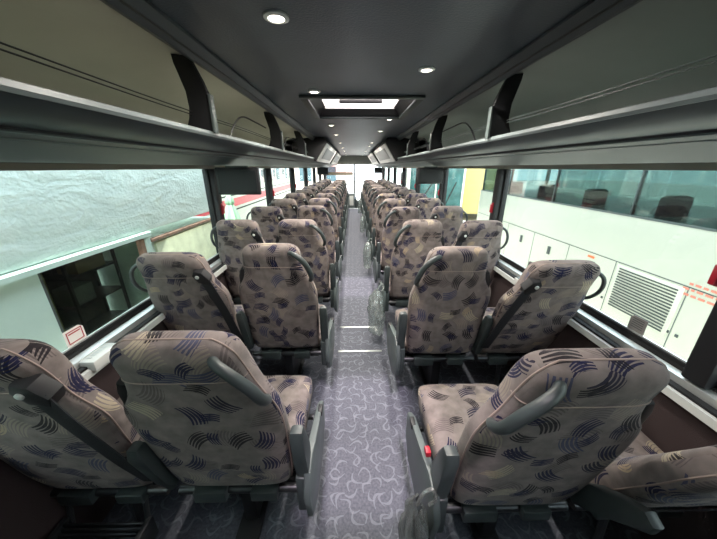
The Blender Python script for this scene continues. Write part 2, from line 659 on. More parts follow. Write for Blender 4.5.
def rack(sd, ya, yb, lbl, cords=False):
    nm = 'left' if sd < 0 else 'right'
    X = lambda v: sd * v
    t = thing('luggage_rack', lbl, 'luggage rack', (sd * .93, 0, 1.63))
    t.location = (0, 0, 0)
    P = lambda L: [(X(a), b) for a, b in L]
    link_bm('shelf_lip', prism(P([(.668, 1.628), (.662, 1.636), (.664, 1.648), (.676, 1.652), (.70, 1.640), (.70, 1.628)]), 'y', ya, yb), M_LIP, t)
    # curved lining of the bin
    prof = [(.70, 1.632), (.90, 1.615), (1.06, 1.622), (1.13, 1.655), (1.165, 1.72), (1.165, 1.79), (1.13, 1.86), (1.05, 1.905), (.92, 1.93), (.72, 1.935)]
    pts = [Vector((a, 0, b)) for a, b in prof]
    pts = spline(pts, 4)
    inner = [(p.x, p.z) for p in pts]
    outer = [(min(p.x + .012, 1.186), p.z + (.010 if p.z > 1.8 else -.006)) for p in pts]
    bm = new()
    add_prism(bm, P(inner + outer[::-1]), 'y', ya, yb)
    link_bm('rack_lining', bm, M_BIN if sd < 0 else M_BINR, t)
    link_bm('top_rail', prism(P([(.63, 1.949), (.63, 1.938), (.648, 1.920), (.66, 1.905), (.675, 1.897), (.70, 1.905), (.735, 1.93), (.735, 1.949)]), 'y', ya, yb), M_RAIL, t)
    link_bm('bead', tube([(X(.655), ya + .01, 1.911), (X(.655), yb - .01, 1.911)], .004, seg=6), M_BLACK, t)
    # dividers with posts
    k = 0
    for y in ([.13, 1.38, 2.63, 3.88, 10.9] if sd < 0 else [.47, 1.60, 2.76, 3.90, 10.9]):
        if not ya < y < yb:
            continue
        front = [(.71, 1.925), (.70, 1.895), (.675, 1.84), (.657, 1.79), (.657, 1.648)]
        back = [(.79, 1.636), (.765, 1.665), (.75, 1.70), (.742, 1.74), (.745, 1.80), (.765, 1.86), (.778, 1.90), (.782, 1.932)]
        link_bm('divider', prism(P(front + back), 'y', y - .012, y + .012, bev=.003), M_BLACK, t)
        link_bm('divider_post', box(*sorted((X(.645), X(.6565))), y - .022, y + .012, 1.64, 1.79, bev=.003), M_GREY2, t)
    if yb < 5:
        for y in ((1.38, 2.63) if sd < 0 else (1.60, 2.76)):
            link_bm('rod', tube(spline([(X(.70), y + .25, 1.64), (X(.72), y + .42, 1.74), (X(.74), y + .62, 1.80), (X(.75), y + .9, 1.805), (X(.75), y + 1.14, 1.80)], 5), .005, seg=6), M_BLACK, t)
    for dz in (0, .012):
        pp = []
        y = ya + .02
        while y < yb - .05:
            pp.append((X(.735), y, 1.715 + dz + .003 * math.sin(y * 4)))
            y += .15
        link_bm('cord', tube(pp, .0022, seg=5), M_BLACK if sd < 0 else M_GREY2, t)
    return t
for sd, nm in ((-1, 'left'), (1, 'right')):
    rack(sd, Y0 + .01, 4.79, 'long open overhead luggage rack above the nearer %s windows' % nm)
    rack(sd, 7.41, 7.89, 'short open luggage rack between the two %s overhead consoles' % nm)
    rack(sd, 10.21, 12.2, 'far open luggage rack beyond the second %s overhead console' % nm)

M_FRAME = mat('light_grey_frame', (168, 170, 166), .4)
# overhead consoles with white framed panels further forward
def console(sd, ya, yb, lb):
    X = lambda v: sd * v
    t = thing('overhead_console', lb, 'overhead console', (X(.70), ya, 1.66))
    poly = [(-.20, .285), (-.24, .22), (-.06, -.06), (-.035, -.06), (-.02, .0), (.30, .0), (.30, .22), (.05, .285)]
    link_bm('housing', prism([(sd * a, b - .003) for a, b in poly], 'y', 0, yb - ya, bev=.01), M_BLACK, t)
    # the slanting panel towards the aisle
    a, b = Vector((sd * -.2415, 0, .21)), Vector((sd * -.066, 0, -.06))
    d = (b - a)
    nrm = Vector((sd * -.84, 0, -.54)).normalized()
    L = yb - ya
    def quad(u0, u1, y0, y1, off, th):
        bm = new()
        vs = []
        for o_ in (off, off + th):
            for (u, y) in ((u0, y0), (u1, y0), (u1, y1), (u0, y1)):
                p = a + d * u + nrm * o_
                vs.append(bm.verts.new((p.x, y, p.z)))
        for q in ((0, 1, 2, 3), (7, 6, 5, 4), (0, 4, 5, 1), (1, 5, 6, 2), (2, 6, 7, 3), (3, 7, 4, 0)):
            bm.faces.new([vs[i] for i in q])
        return bm
    link_bm('panel_frame', quad(.02, 1.0, .02, L - .02, .001, .012), M_FRAME, t)
    link_bm('panel', quad(.2, .8, .14 * L, .86 * L, .013, .004), M_GREY, t)
    return t
console(-1, 4.80, 7.40, 'black overhead console with white framed panel, nearer one on the left')
console(-1, 7.90, 10.20, 'black overhead console with white framed panel, farther one on the left')
console(1, 4.80, 7.40, 'black overhead console with white framed panel, nearer one on the right')
console(1, 7.90, 10.20, 'black overhead console with white framed panel, farther one on the right')

# ------------------------------------------------------------------ monitors below the racks
def monitor(x, y, lb, ww=.33):
    t = thing('fold_down_monitor', lb, 'monitor', (x, y, 1.514))
    link_bm('housing', box(-ww / 2, ww / 2, 0, .035, -.215, -.012, bev=.008), M_BLACK, t)
    link_bm('screen', box(-ww / 2 + .02, ww / 2 - .02, -.003, .001, -.195, -.035), M_SCREEN, t)
    link_bm('hinge', box(-ww / 4, ww / 4, .005, .03, -.014, .0), M_GREY, t)
monitor(-.94, 2.28, 'large dark flat monitor hanging below the left rack')
monitor(-.95, 8.8, 'small distant dark monitor below the left rack')
monitor(.95, 3.8, 'large dark flat monitor hanging below the right rack')
monitor(.93, 11.4, 'tiny dark monitor by the windscreen on the right')

# ------------------------------------------------------------------ seats
def uv_xz(co, nr):
    if abs(nr.z) > .8:
        return (co.x, co.y + co.z)
    if abs(nr.x) > .8:
        return (co.y + .3, co.z)
    return (co.x, co.z + (1.7 if nr.y > 0 else 0))

def uv_xy(co, nr):
    if abs(nr.z) > .6:
        return (co.x, co.y)
    if abs(nr.y) > .6:
        return (co.x, co.z + .9)
    return (co.y, co.z + 1.7)

def interp(tab, t):
    for (a, va), (b, vb) in zip(tab[:-1], tab[1:]):
        if t <= b:
            k = (t - a) / (b - a)
            k = k * k * (3 - 2 * k) if False else k
            return va + (vb - va) * k
    return tab[-1][1]

def smooth_tab(tab, n=60):
    vals = [interp(tab, tab[0][0] + (tab[-1][0] - tab[0][0]) * i / n) for i in range(n + 1)]
    for _ in range(10):
        vals = [vals[0]] + [(vals[i - 1] + 2 * vals[i] + vals[i + 1]) / 4 for i in range(1, n)] + [vals[-1]]
    return [(tab[0][0] + (tab[-1][0] - tab[0][0]) * i / n, v) for i, v in enumerate(vals)]

H = .722
W_H = smooth_tab([(0, .200), (.06, .212), (.2, .220), (.36, .224), (.44, .220), (.50, .196), (.56, .168), (.66, .146), (H, .134)])   # handle side
W_I = smooth_tab([(0, .200), (.06, .210), (.2, .216), (.36, .228), (.45, .232), (.49, .222), (.52, .182), (.57, .174), (.66, .166), (H, .158)])  # inner side
T_R = smooth_tab([(0, .0), (.15, .015), (.35, .012), (.5, .004), (.62, .008), (H, .02)])      # rear face offset (towards rear)
T_F = smooth_tab([(0, .09), (.15, .115), (.35, .095), (.5, .085), (.62, .105), (H, .085)])     # front face

WIN = False
def back_section(h, hs):
    """xl, xr, y_rear, y_front at height h; hs=+1: handle on +x"""
    wr, wl_ = interp(W_H, h), interp(W_I, h)
    if WIN:
        wr = .155 + (wr - .134) * .5
    if hs < 0:
        wr, wl_ = wl_, wr
    rc = .055
    if h > H - rc:
        q = (h - (H - rc)) / rc
        sh = rc * (1 - math.sqrt(max(0, 1 - q * q)))
        wr -= sh
        wl_ -= sh
        k = math.sqrt(max(0, 1 - q * q))
    else:
        k = 1
    if h < .03:
        q = 1 - h / .03
        k = min(k, math.sqrt(max(0, 1 - q * q)) * .8 + .2)
    yr, yf = -interp(T_R, h), interp(T_F, h)
    c = (yr + yf) / 2
    hf = (yf - yr) / 2 * (.12 + .88 * k)
    return -wl_, wr, c - hf, c + hf

def backrest_bm(hs):
    bm = new()
    hsmp = [0, .004, .012, .022, .03] + [.03 + (H - .085) * i / 26 for i in range(1, 27)]
    hsmp = [h for h in hsmp if h < H - .056] + [H - .055 + .055 * math.sin(PI / 2 * i / 8) for i in range(0, 9)]
    N = 40
    rings = []
    for h in hsmp:
        xl, xr, yr, yf = back_section(h, hs)
        cx, cy, a, b = (xl + xr) / 2, (yr + yf) / 2, (xr - xl) / 2, (yf - yr) / 2
        ring = []
        for k in range(N):
            th = 2 * PI * k / N
            c, s = math.cos(th), math.sin(th)
            px = math.copysign(abs(c) ** (2 / 5.5), c)
            py = math.copysign(abs(s) ** (2 / 3.2), s)
            # seam tuck under the head section
            y = cy + py * b
            if py < 0:
                tuck = .006 * math.exp(-((h - .60) / .006) ** 2)
                y += tuck
            ring.append(bm.verts.new((cx + px * a, y, h)))
        rings.append(ring)
    for A, B in zip(rings[:-1], rings[1:]):
        for k in range(N):
            bm.faces.new((A[k], A[(k + 1) % N], B[(k + 1) % N], B[k]))
    bm.faces.new(rings[0][::-1])
    bm.faces.new(rings[-1])
    return bm

def piping_bm(hs):
    L, Rr = [], []
    hsmp = [.01 + (H - .065) * i / 30 for i in range(31)] + [H - .055 + .055 * math.sin(PI / 2 * i / 6) for i in range(0, 6)]
    for h in sorted(hsmp):
        xl, xr, yr, yf = back_section(h, hs)
        y = yr + (yf - yr) * .34
        L.append((xl + .0005, y, h))
        Rr.append((xr - .0005, y, h))
    return tube(L + [(0, L[-1][1], H + .0)] + Rr[::-1], .0028, seg=6)

def cushion_bm():
    bm = add = new()
    N = 32
    rings = []
    ys = [.075, .078, .09, .12, .2, .3, .4, .46, .50, .525, .535]
    for y in ys:
        k0 = min(1, (y - .07) / .03)
        k1 = min(1, (.54 - y) / .08)
        k = math.sqrt(max(0, 1 - (1 - min(k0, k1)) ** 2))
        zt = .455 + .010 * math.sin((y - .07) / .47 * PI) + (.012 if y > .35 else 0)
        zb = .335
        c, hz = (zt + zb) / 2, (zt - zb) / 2 * (.45 + .55 * k)
        a = .218 - .02 * (1 - k)
        ring = []
        for q in range(N):
            th = 2 * PI * q / N
            cc, s = math.cos(th), math.sin(th)
            ring.append(bm.verts.new((math.copysign(abs(cc) ** (2 / 6), cc) * a, y, c + math.copysign(abs(s) ** (2 / 3.5), s) * hz)))
        rings.append(ring)
    for A, B in zip(rings[:-1], rings[1:]):
        for k in range(N):
            bm.faces.new((A[k], A[(k + 1) % N], B[(k + 1) % N], B[k]))
    bm.faces.new(rings[0][::-1])
    bm.faces.new(rings[-1])
    return bm

def armrest_bm(x0, x1):
    # folded upright: seen from the side (y, z)
    side = [(.03, -.03), (.055, .02), (.05, .12), (.035, .22), (.012, .285), (-.022, .292), (-.038, .26), (-.028, .16), (-.022, .05), (-.015, -.02)]
    return prism(side, 'x', x0, x1, bev=.012)

REC = R(8)
def make_seat(pos, hs):
    """pos 'aisle' or 'window'; hs = side (+1/-1) of the grab handle (outer side of the pair)"""
    global WIN
    WIN = pos == 'window'
    t = thing('passenger_chair', 'x', 'coach seat')
    br = link_bm('backrest', backrest_bm(hs), M_FAB, t, loc=(0, 0, .395), uvfn=uv_xz, ang=60)
    br.rotation_euler.x = REC
    link_bm('piping', piping_bm(hs), M_PIPE, br)
    xl, xr, yr, yf = back_section(.60, hs)
    cx_, cy_, a_, b_ = (xl + xr) / 2, (yr + yf) / 2, (xr - xl) / 2, (yf - yr) / 2
    seam = []
    for k in range(41):
        c = -1 + 2 * k / 40
        c = max(-.999, min(.999, c))
        th_ = math.acos(c)
        seam.append((cx_ + a_ * math.copysign(abs(c) ** (2 / 5.5), c), cy_ - b_ * abs(math.sin(th_)) ** (2 / 3.2) , .60))
    link_bm('head_seam', tube(seam, .0016, seg=5), M_PIPE, br)
    if pos == 'aisle':
        path = spline([(hs * .095, .0, .682), (hs * .120, -.028, .690), (hs * .155, -.045, .675), (hs * .188, -.048, .635), (hs * .207, -.040, .580), (hs * .207, -.012, .535), (hs * .196, .012, .510)], 5)
        hr = .012
    else:
        path = spline([(hs * .130, .03, .668), (hs * .155, .02, .668), (hs * .186, .005, .645), (hs * .204, -.002, .600), (hs * .208, .0, .550), (hs * .202, .015, .505), (hs * .190, .03, .480)], 5)
        hr = .008
    n = len(path)
    link_bm('grab_handle', tube(path, [hr + .25 * hr * math.sin(PI * i / (n - 1)) for i in range(n)], seg=10), M_GREY, br)
    # belt guide on the inner shoulder
    g = -hs
    if pos == 'window':
        link_bm('belt_guide', prism([(g * .118, .625), (g * .135, .655), (g * .172, .645), (g * .198, .60), (g * .185, .565), (g * .138, .58)], 'y', -.028, .02, bev=.008), M_BLACK, br)
        bm = new()
        add_lathe(bm, [(.010, 0), (.010, .004), (.006, .006)], 0, 0, 12)
        bmesh.ops.rotate(bm, verts=bm.verts, cent=(0, 0, 0), matrix=Matrix.Rotation(R(90), 3, 'X'))
        bmesh.ops.translate(bm, verts=bm.verts, vec=(g * .145, -.028, .62))
        link_bm('belt_button', bm, M_WHITEP, br)
        # webbing from guide down towards the gap between the seats
        bm = new()
        cen = spline([(g * .168, -.020, .605), (g * .195, -.030, .50), (g * .214, -.030, .38), (g * .222, -.022, .24), (g * .224, -.004, .08)], 6)
        prev = None
        for i, p in enumerate(cen):
            d = (cen[min(i + 1, len(cen) - 1)] - cen[max(i - 1, 0)]).normalized()
            s_ = d.cross(Vector((0, 1, 0))).normalized()
            f_ = i / (len(cen) - 1)
            hw_ = .025
            q = [bm.verts.new(p + s_ * hw_), bm.verts.new(p - s_ * hw_), bm.verts.new(p - s_ * hw_ + Vector((0, .003, 0))), bm.verts.new(p + s_ * hw_ + Vector((0, .003, 0)))]
            if prev:
                for k in range(4):
                    bm.faces.new((prev[k], prev[(k + 1) % 4], q[(k + 1) % 4], q[k]))
            else:
                bm.faces.new(q[::-1])
            prev = q
        bm.faces.new(prev)
        link_bm('seat_belt', bm, M_WEB, br)
    else:
        link_bm('belt_guide', prism([(g * .165, .575), (g * .188, .58), (g * .202, .54), (g * .206, .475), (g * .175, .49)], 'y', .01, .06, bev=.006), M_BLACK, br)
    link_bm('seat_cushion', cushion_bm(), M_FAB, t, uvfn=uv_xy, ang=60)
    link_bm('seat_shell', box(-.205, .205, .06, .50, .29, .342, bev=.012), M_BLACK, t)
    fr = link_bm('seat_frame', tube([(-.225, .03, .345), (.225, .03, .345)], .016, seg=10), M_STEEL, t)
    link_bm('recline_mount', box(-.16, -.04, -.005, .055, .318, .372, bev=.006), M_GREY, t)
    link_bm('recline_mount', box(.05, .15, -.005, .055, .322, .368, bev=.006), M_GREY, t)
    link_bm('front_beam', tube([(-.225, .42, .27), (.225, .42, .27)], .014, seg=8), M_STEEL, t)
    if pos == 'aisle':
        a = hs
        # aisle armrest folded up, hinge and side cover
        o = link_bm('armrest', armrest_bm(*sorted((a * .232, a * .276))), M_GREY, t, loc=(0, .02, .43))
        o.rotation_euler.x = R(9)
        o = link_bm('armrest', armrest_bm(*sorted((-a * .208, -a * .245))), M_GREY, t, loc=(0, .0, .43))
        o.rotation_euler.x = R(14)
        side = [(-.05, .40), (-.02, .26), (.10, .17), (.34, .17), (.42, .24), (.42, .38), (.36, .42), (.26, .44), (.12, .48), (.05, .50), (-.01, .48)]
        link_bm('side_cover', prism(side, 'x', *sorted((a * .258, a * .284)), bev=.008), M_GREY2, t)
        link_bm('hinge_block', box(*sorted((a * .224, a * .262)), -.01, .09, .27, .45, bev=.01), M_GREY, t)
        # recline button
        link_bm('recline_button', box(*sorted((a * .268, a * .288)), .30, .35, .405, .432, bev=.004), M_RED if False else M_BLACK, t)
        # pedestal leg to the floor
        link_bm('pedestal', box(-a * .02 - .03, -a * .02 + .03, .10, .40, .02, .30, bev=.01), M_BLACK, t)
        link_bm('floor_plate', box(-a * .02 - .05, -a * .02 + .05, .02, .50, 0, .024, bev=.005), M_BLACK, t)
    else:
        link_bm('leg_brace', tube([(-hs * .06, .06, .30), (-hs * .06, .40, .06)], .012, seg=8), M_STEEL, t)
        link_bm('rear_leg', tube([(-hs * .06, .05, .30), (-hs * .06, .03, .006)], .014, seg=8), M_STEEL, t)
    return t

XA, XW = .490, .966
protos = {}
WORD = ['nearest row', 'second row', 'third row', 'fourth row', 'fifth row', 'sixth row', 'seventh row', 'eighth row', 'ninth row', 'tenth row', 'eleventh row', 'twelfth row', 'thirteenth row']
rnd = random.Random(11)
def row_y(sd, k):
    return (.70 if sd < 0 else .62) + .805 * k + (0 if k == 0 else .03)
seat_of = {}
for sd in (-1, 1):
    for pos, x in (('aisle', XA), ('window', XW)):
        hs = -sd if pos == 'aisle' else sd
        for k in range(13):
            key = (pos, hs)
            if key not in protos:
                protos[key] = o = make_seat(pos, hs)
            else:
                o = copy_tree(protos[key])
            o.location = (sd * (x + (.018 if pos == 'window' and sd < 0 else 0)), row_y(sd, k), 0)
            side = 'left' if sd < 0 else 'right'
            o['label'] = 'patterned taupe coach seat, %s-side %s seat, %s from the camera' % (side, pos, WORD[k])
            o['group'] = 'patterned coach seats'
            seat_of[(sd, pos, k)] = o
            br = [c for c in kids(o) if c.name.startswith('backrest')][0]
            j = {(-1, 'aisle', 0): 3, (-1, 'window', 0): 5, (1, 'aisle', 0): 4, (1, 'window', 0): 19, (-1, 'window', 1): 9, (1, 'window', 1): 13, (-1, 'window', 2): 3, (1, 'window', 2): 2.5, (-1, 'aisle', 1): 0, (1, 'aisle', 1): 0}.get((sd, pos, k), rnd.uniform(-2.5, 3.0))
            br.rotation_euler.x = REC + R(j)

# the middle armrest of the nearest right pair leans further back
arm_ = [c for c in kids(seat_of[(1, 'aisle', 0)]) if c.name.startswith('armrest')][1]
arm_.rotation_euler.x = R(38)
# ridged footrest behind the nearest left window seat
fo = seat_of[(-1, 'window', 0)]
bm = new()
for i in range(9):
    add_box(bm, -.17 + .0, .13, -.115 + .012 * i, -.107 + .012 * i, .15 + .008 * i, .17 + .008 * i, bev=.003)
fr_ = link_bm('footrest', bm, M_STEEL, fo)
for e in (-.19, .13):
    link_bm('footrest_cheek', box(e, e + .02, -.12, .01, .13, .235, bev=.004), M_STEEL, fr_)
for e in (-.16, .13):
    link_bm('footrest_arm', tube([(e, .0, .20), (e, .03, .34)], .010, seg=8), M_STEEL, fo)

# red buckle release on the nearest right aisle seat
bm = box(-.282, -.262, .10, .13, .505, .53, bev=.004)
o = link_bm('buckle_button', bm, M_RED, seat_of[(1, 'aisle', 0)])
o['label'] = 'red release button'

# ------------------------------------------------------------------ plastic bags hung on the aisle armrests
def bag_material(name, col, a):
    m = bpy.data.materials.new(name)
    m.use_nodes = True
    n, l = m.node_tree.nodes, m.node_tree.links
    n.remove(n['Principled BSDF'])
    t = n.new('ShaderNodeBsdfTransparent')
    t.inputs[0].default_value = (.9, .92, .92, 1)
    g = n.new('ShaderNodeBsdfGlossy')
    g.inputs['Roughness'].default_value = .18
    d = n.new('ShaderNodeBsdfDiffuse')
    d.inputs[0].default_value = lin(col)
    m1 = n.new('ShaderNodeMixShader')
    m1.inputs[0].default_value = .3
    m2 = n.new('ShaderNodeMixShader')
    m2.inputs[0].default_value = a
    l.new(d.outputs[0], m1.inputs[1])
    l.new(g.outputs[0], m1.inputs[2])
    l.new(t.outputs[0], m2.inputs[1])
    l.new(m1.outputs[0], m2.inputs[2])
    l.new(m2.outputs[0], n['Material Output'].inputs[0])
    return m
M_BAG = bag_material('clear_bag_film', (170, 180, 176), .48)
M_BAGD = bag_material('grey_bag_film', (120, 124, 120), .62)

def bag(x, y, ztop, h, rw, label, m, seed):
    bm = new()
    N, K = 36, 22
    rings = []
    for i in range(K + 1):
        t = i / K
        z = -h * t
        if t < .25:
            r = .018 + (rw - .018) * (t / .25) ** .8
        else:
            r = rw * (1 + .12 * math.sin((t - .25) * 3.5))
        if t > .9:
            r *= math.sqrt(max(0.02, 1 - ((t - .9) / .1) ** 2))
        ring = []
        for k in range(N):
            th = 2 * PI * k / N
            p = Vector((math.cos(th) * 2.0, math.sin(th) * 2.0 + seed * 7, t * 2.2))
            f = 1 + .34 * noise.noise(p * 1.6) + .22 * noise.noise(p * 4) + .10 * math.sin(th * 7 + 3 * t)
            ring.append(bm.verts.new((math.cos(th) * r * f * .75, math.sin(th) * r * f * 1.25, z)))
        rings.append(ring)
    for A, B in zip(rings[:-1], rings[1:]):
        for k in range(N):
            bm.faces.new((A[k], A[(k + 1) % N], B[(k + 1) % N], B[k]))
    bm.faces.new(rings[-1])
    t = thing('plastic_bag', label, 'plastic bag', (x, y, ztop), group='plastic bags hung from the right armrests')
    link_bm('bag_body', bm, m, t)
    link_bm('bag_tie', tube(spline([(0, 0, -.01), (.02, .01, .03), (.05, .01, .05), (.06, 0, .02), (.04, 0, -.01)], 4), .006, seg=6), m, t)
bag(.155, .60, .46, .36, .055, 'crumpled grey plastic bag hanging by the nearest right aisle seat', M_BAGD, 1)
bag(.150, 2.22, .50, .42, .080, 'clear plastic bag on the armrest of the third right aisle seat', M_BAG, 2)
bag(.155, 3.90, .50, .40, .072, 'clear plastic bag on the armrest of the fifth right aisle seat', M_BAG, 3)
bag(.155, 6.3, .50, .40, .060, 'distant clear plastic bag on the armrest of the eighth right aisle seat', M_BAG, 4)
bag(.155, 8.8, .60, .45, .065, 'pale green tinged plastic bag hanging near the front of the aisle', M_BAG, 5)

# ------------------------------------------------------------------ small things on the sills, pillars and panes
t = thing('junction_box', 'white plastic box with faint raised marks clipped on left sill', 'plastic box', (-1.14, 1.03, .728))
link_bm('box_body', box(-.035, .03, -.07, .07, -.02, .028, bev=.006), M_WHITEP, t)
bm = new()
for i in range(5):
    add_box(bm, -.022, .0, -.045 + i * .018, -.035 + i * .018, .0275, .0292)
link_bm('raised_marks', bm, M_ALU, t)
t = thing('sill_clip', 'small white plastic box clipped on right sill', 'plastic box', (1.14, 1.82, .728))
link_bm('clip_body', box(-.03, .03, -.04, .04, -.015, .03, bev=.006), M_WHITEP, t)
link_bm('clip_cap', box(-.022, .022, -.03, .03, .029, .036, bev=.002), M_GREY2, t)

def sticker(name, sd, y, z, ww, hh, label, back, red):
    t = thing(name, label, 'sticker', (sd * 1.2195, y, z))
    th = .0015
    xa, xb = sorted((0, -sd * th))
    bm = prism([(-ww / 2, -hh / 2), (ww / 2, -hh / 2), (ww / 2, hh * .3), (ww * .3, hh / 2), (-ww / 2, hh / 2)], 'x', xa, xb)
    link_bm('backing', bm, back, t)
    xa, xb = sorted((-sd * (th + .0002), -sd * (th + .001)))
    if red:
        bm = new()
        e, f = ww * .40, hh * .38
        q = .004
        add_box(bm, xa, xb, -e, e, f - q, f)
        add_box(bm, xa, xb, -e, e, -f, -f + q)
        add_box(bm, xa, xb, -e, -e + q, -f + q, f - q)
        add_box(bm, xa, xb, e - q, e, -f + q, f - q)
        add_box(bm, xa, xb, -e + .008, e - .008, f - .014, f - .009)
        link_bm('red_border', bm, M_RED, t)
    else:
        bm = new()
        for i in range(5):
            add_box(bm, xa, xb, -ww * .35, ww * .35, hh * .3 - i * hh * .14, hh * .3 - i * hh * .14 + .003)
        link_bm('printed_lines', bm, M_GREY, t)
M_STK = mat('white_sticker', (232, 230, 224), .5)
M_STKG = mat('grey_sticker', (128, 126, 124), .5)
sticker('window_sticker', -1, 1.03, .84, .085, .07, 'white window sticker with red border above left sill', M_STK, True)
sticker('window_sticker', 1, 1.07, .84, .075, .07, 'grey printed sticker at foot of nearest right window', M_STKG, False)
sticker('window_sticker', 1, 1.87, .84, .06, .06, 'small grey printed sticker at right window beside second seat row', M_STKG, False)

for sd, nm in ((-1, 'left'), (1, 'right')):
    for k in range(1 if sd > 0 else 2, 6):
        py = (PIL_L if sd < 0 else PIL)[k] + (.055 if k == 1 else 0)
        t = thing('emergency_handle', 'red emergency release handle on the %s window pillar, %s from the camera' % (nm, ORD[k - (1 if sd > 0 else 2)]), 'emergency handle',
                  (sd * 1.165, py, 1.17), group='red emergency handles on the window pillars')
        link_bm('handle_plate', box(*sorted((0, -sd * .006)), -.014, .014, -.045, .045, bev=.002), M_RED, t)
        link_bm('handle_grip', box(*sorted((-sd * .006, -sd * .02)), -.01, .01, -.04, .03, bev=.004), M_WHITEP if k > 9 else M_RED, t)

# ------------------------------------------------------------------ driver's area
t = thing('dashboard', 'dark dashboard running below the windscreen', 'dashboard', (0, 12.2, -.34))
link_bm('dash_body', prism([(-.18, 0), (.28, 0), (.28, .66), (.05, .70), (-.18, .60)], 'x', -1.15, .1, bev=.02), M_GREY, t)
link_bm('dash_top', prism([(0, .0), (.28, 0), (.28, .48), (.02, .50)], 'x', .1, 1.15, bev=.02), M_GREY2, t)
t = thing('steering_wheel', 'black steering wheel ahead of the driver seat', 'steering wheel', (-.6, 11.92, .42))
ring = [(.22 * math.cos(2 * PI * k / 32), .22 * math.sin(2 * PI * k / 32) * .5, .22 * math.sin(2 * PI * k / 32) * .86) for k in range(32)]
link_bm('rim', tube(ring, .014, closed=True), M_BLACK, t)
bm = tube([(-.2, 0, 0), (.2, 0, 0)], .012)
add_tube(bm, [(0, 0, 0), (0, -.1, -.18)], .012)
add_tube(bm, [(0, 0, 0), (0, .1, -.35)], .025)
link_bm('column', bm, M_BLACK, t)
t = thing('driver_chair', 'dark high-backed driver seat at the front left', 'driver seat', (-.6, 11.35, -.34))
link_bm('backrest', box(-.24, .24, -.06, .06, .5, 1.25, bev=.04), M_BLACK, t)
link_bm('seat_cushion', box(-.24, .24, .05, .5, .42, .56, bev=.04), M_BLACK, t)
link_bm('pedestal', box(-.15, .15, .1, .4, 0, .43, bev=.02), M_BLACK, t)
t = thing('fare_cabinet', 'grey cabinet beside the front step under the windscreen post', 'cabinet', (-.08, 11.55, -.34))
link_bm('cabinet_body', box(-.16, .08, 0, .35, 0, .85, bev=.015), M_GREY2, t)
link_bm('cabinet_door', box(-.12, .04, -.01, .002, .4, .78, bev=.004), M_WHITEP, t)
M_SHADE = glass('roller_shade_film', (.80, .66, .66), .02, .4)
t = thing('sun_shade', 'pinkish roller sun shade with tan lower bar on the left windscreen', 'sun shade', (-.6, 12.40, 1.6))
link_bm('shade_film', box(-.54, .54, 0, .002, -.28, 0), M_SHADE, t)
link_bm('shade_bar', box(-.55, .55, -.012, .012, -.40, -.28, bev=.004), mat('shade_bar_tan', (150, 138, 120), .6), t)
for sd in (-1, 1):
    t = thing('partition', 'low dark partition ahead of the front %s seats' % ('left' if sd < 0 else 'right'), 'partition', (sd * .72, 11.0, 0))
    link_bm('partition_panel', box(-.42, .42, -.02, .02, 0, .75, bev=.01), M_WALLC, t)
    link_bm('partition_rail', tube([(-.42, 0, .70), (-.42, 0, .80), (.42, 0, .80), (.42, 0, .70)], .014), M_ALU, t)

# ------------------------------------------------------------------ outside
GZ = -1.4
struct('ground', box(-40, 60, -25, 70, GZ - .2, GZ), mat('concrete_yard', (176, 174, 166), .9, vary=.12, vscale=.8))

# left: rough rendered building
M_STUCCO = bpy.data.materials.new('rough_render')
M_STUCCO.use_nodes = True
n, l = M_STUCCO.node_tree.nodes, M_STUCCO.node_tree.links
b = n['Principled BSDF']
b.inputs['Roughness'].default_value = .55
tcn = n.new('ShaderNodeTexCoord')
mp = n.new('ShaderNodeMapping')
mp.inputs['Scale'].default_value = (1, .55, 1.6)
l.new(tcn.outputs['Object'], mp.inputs[0])
n1 = n.new('ShaderNodeTexNoise')
n1.inputs['Scale'].default_value = 3.0
n1.inputs['Detail'].default_value = 8
n1.inputs['Distortion'].default_value = 1.2
l.new(mp.outputs[0], n1.inputs['Vector'])
n2 = n.new('ShaderNodeTexNoise')
n2.inputs['Scale'].default_value = 26
n2.inputs['Detail'].default_value = 6
l.new(tcn.outputs['Object'], n2.inputs['Vector'])
cr = n.new('ShaderNodeValToRGB')
cr.color_ramp.elements[0].position = .35
cr.color_ramp.elements[0].color = lin((214, 228, 222))
cr.color_ramp.elements[1].position = .6
cr.color_ramp.elements[1].color = lin((226, 238, 232))
l.new(n1.outputs['Fac'], cr.inputs[0])
l.new(cr.outputs[0], b.inputs['Base Color'])
ad = n.new('ShaderNodeMath')
ad.operation = 'MULTIPLY_ADD'
ad.inputs[1].default_value = .35
l.new(n2.outputs['Fac'], ad.inputs[0])
l.new(n1.outputs['Fac'], ad.inputs[2])
bp = n.new('ShaderNodeBump')
bp.inputs['Strength'].default_value = .45
bp.inputs['Distance'].default_value = .09
l.new(ad.outputs[0], bp.inputs['Height'])
l.new(bp.outputs[0], b.inputs['Normal'])
M_PANEL = mat('painted_panel', (196, 214, 204), .6, vary=.04, vscale=3)
M_RUST = mat('rusty_frame', (150, 118, 100), .8, vary=.3, vscale=12)
M_DARKIN = mat('dark_store_interior', (70, 76, 72), .8, vary=.2, vscale=6)

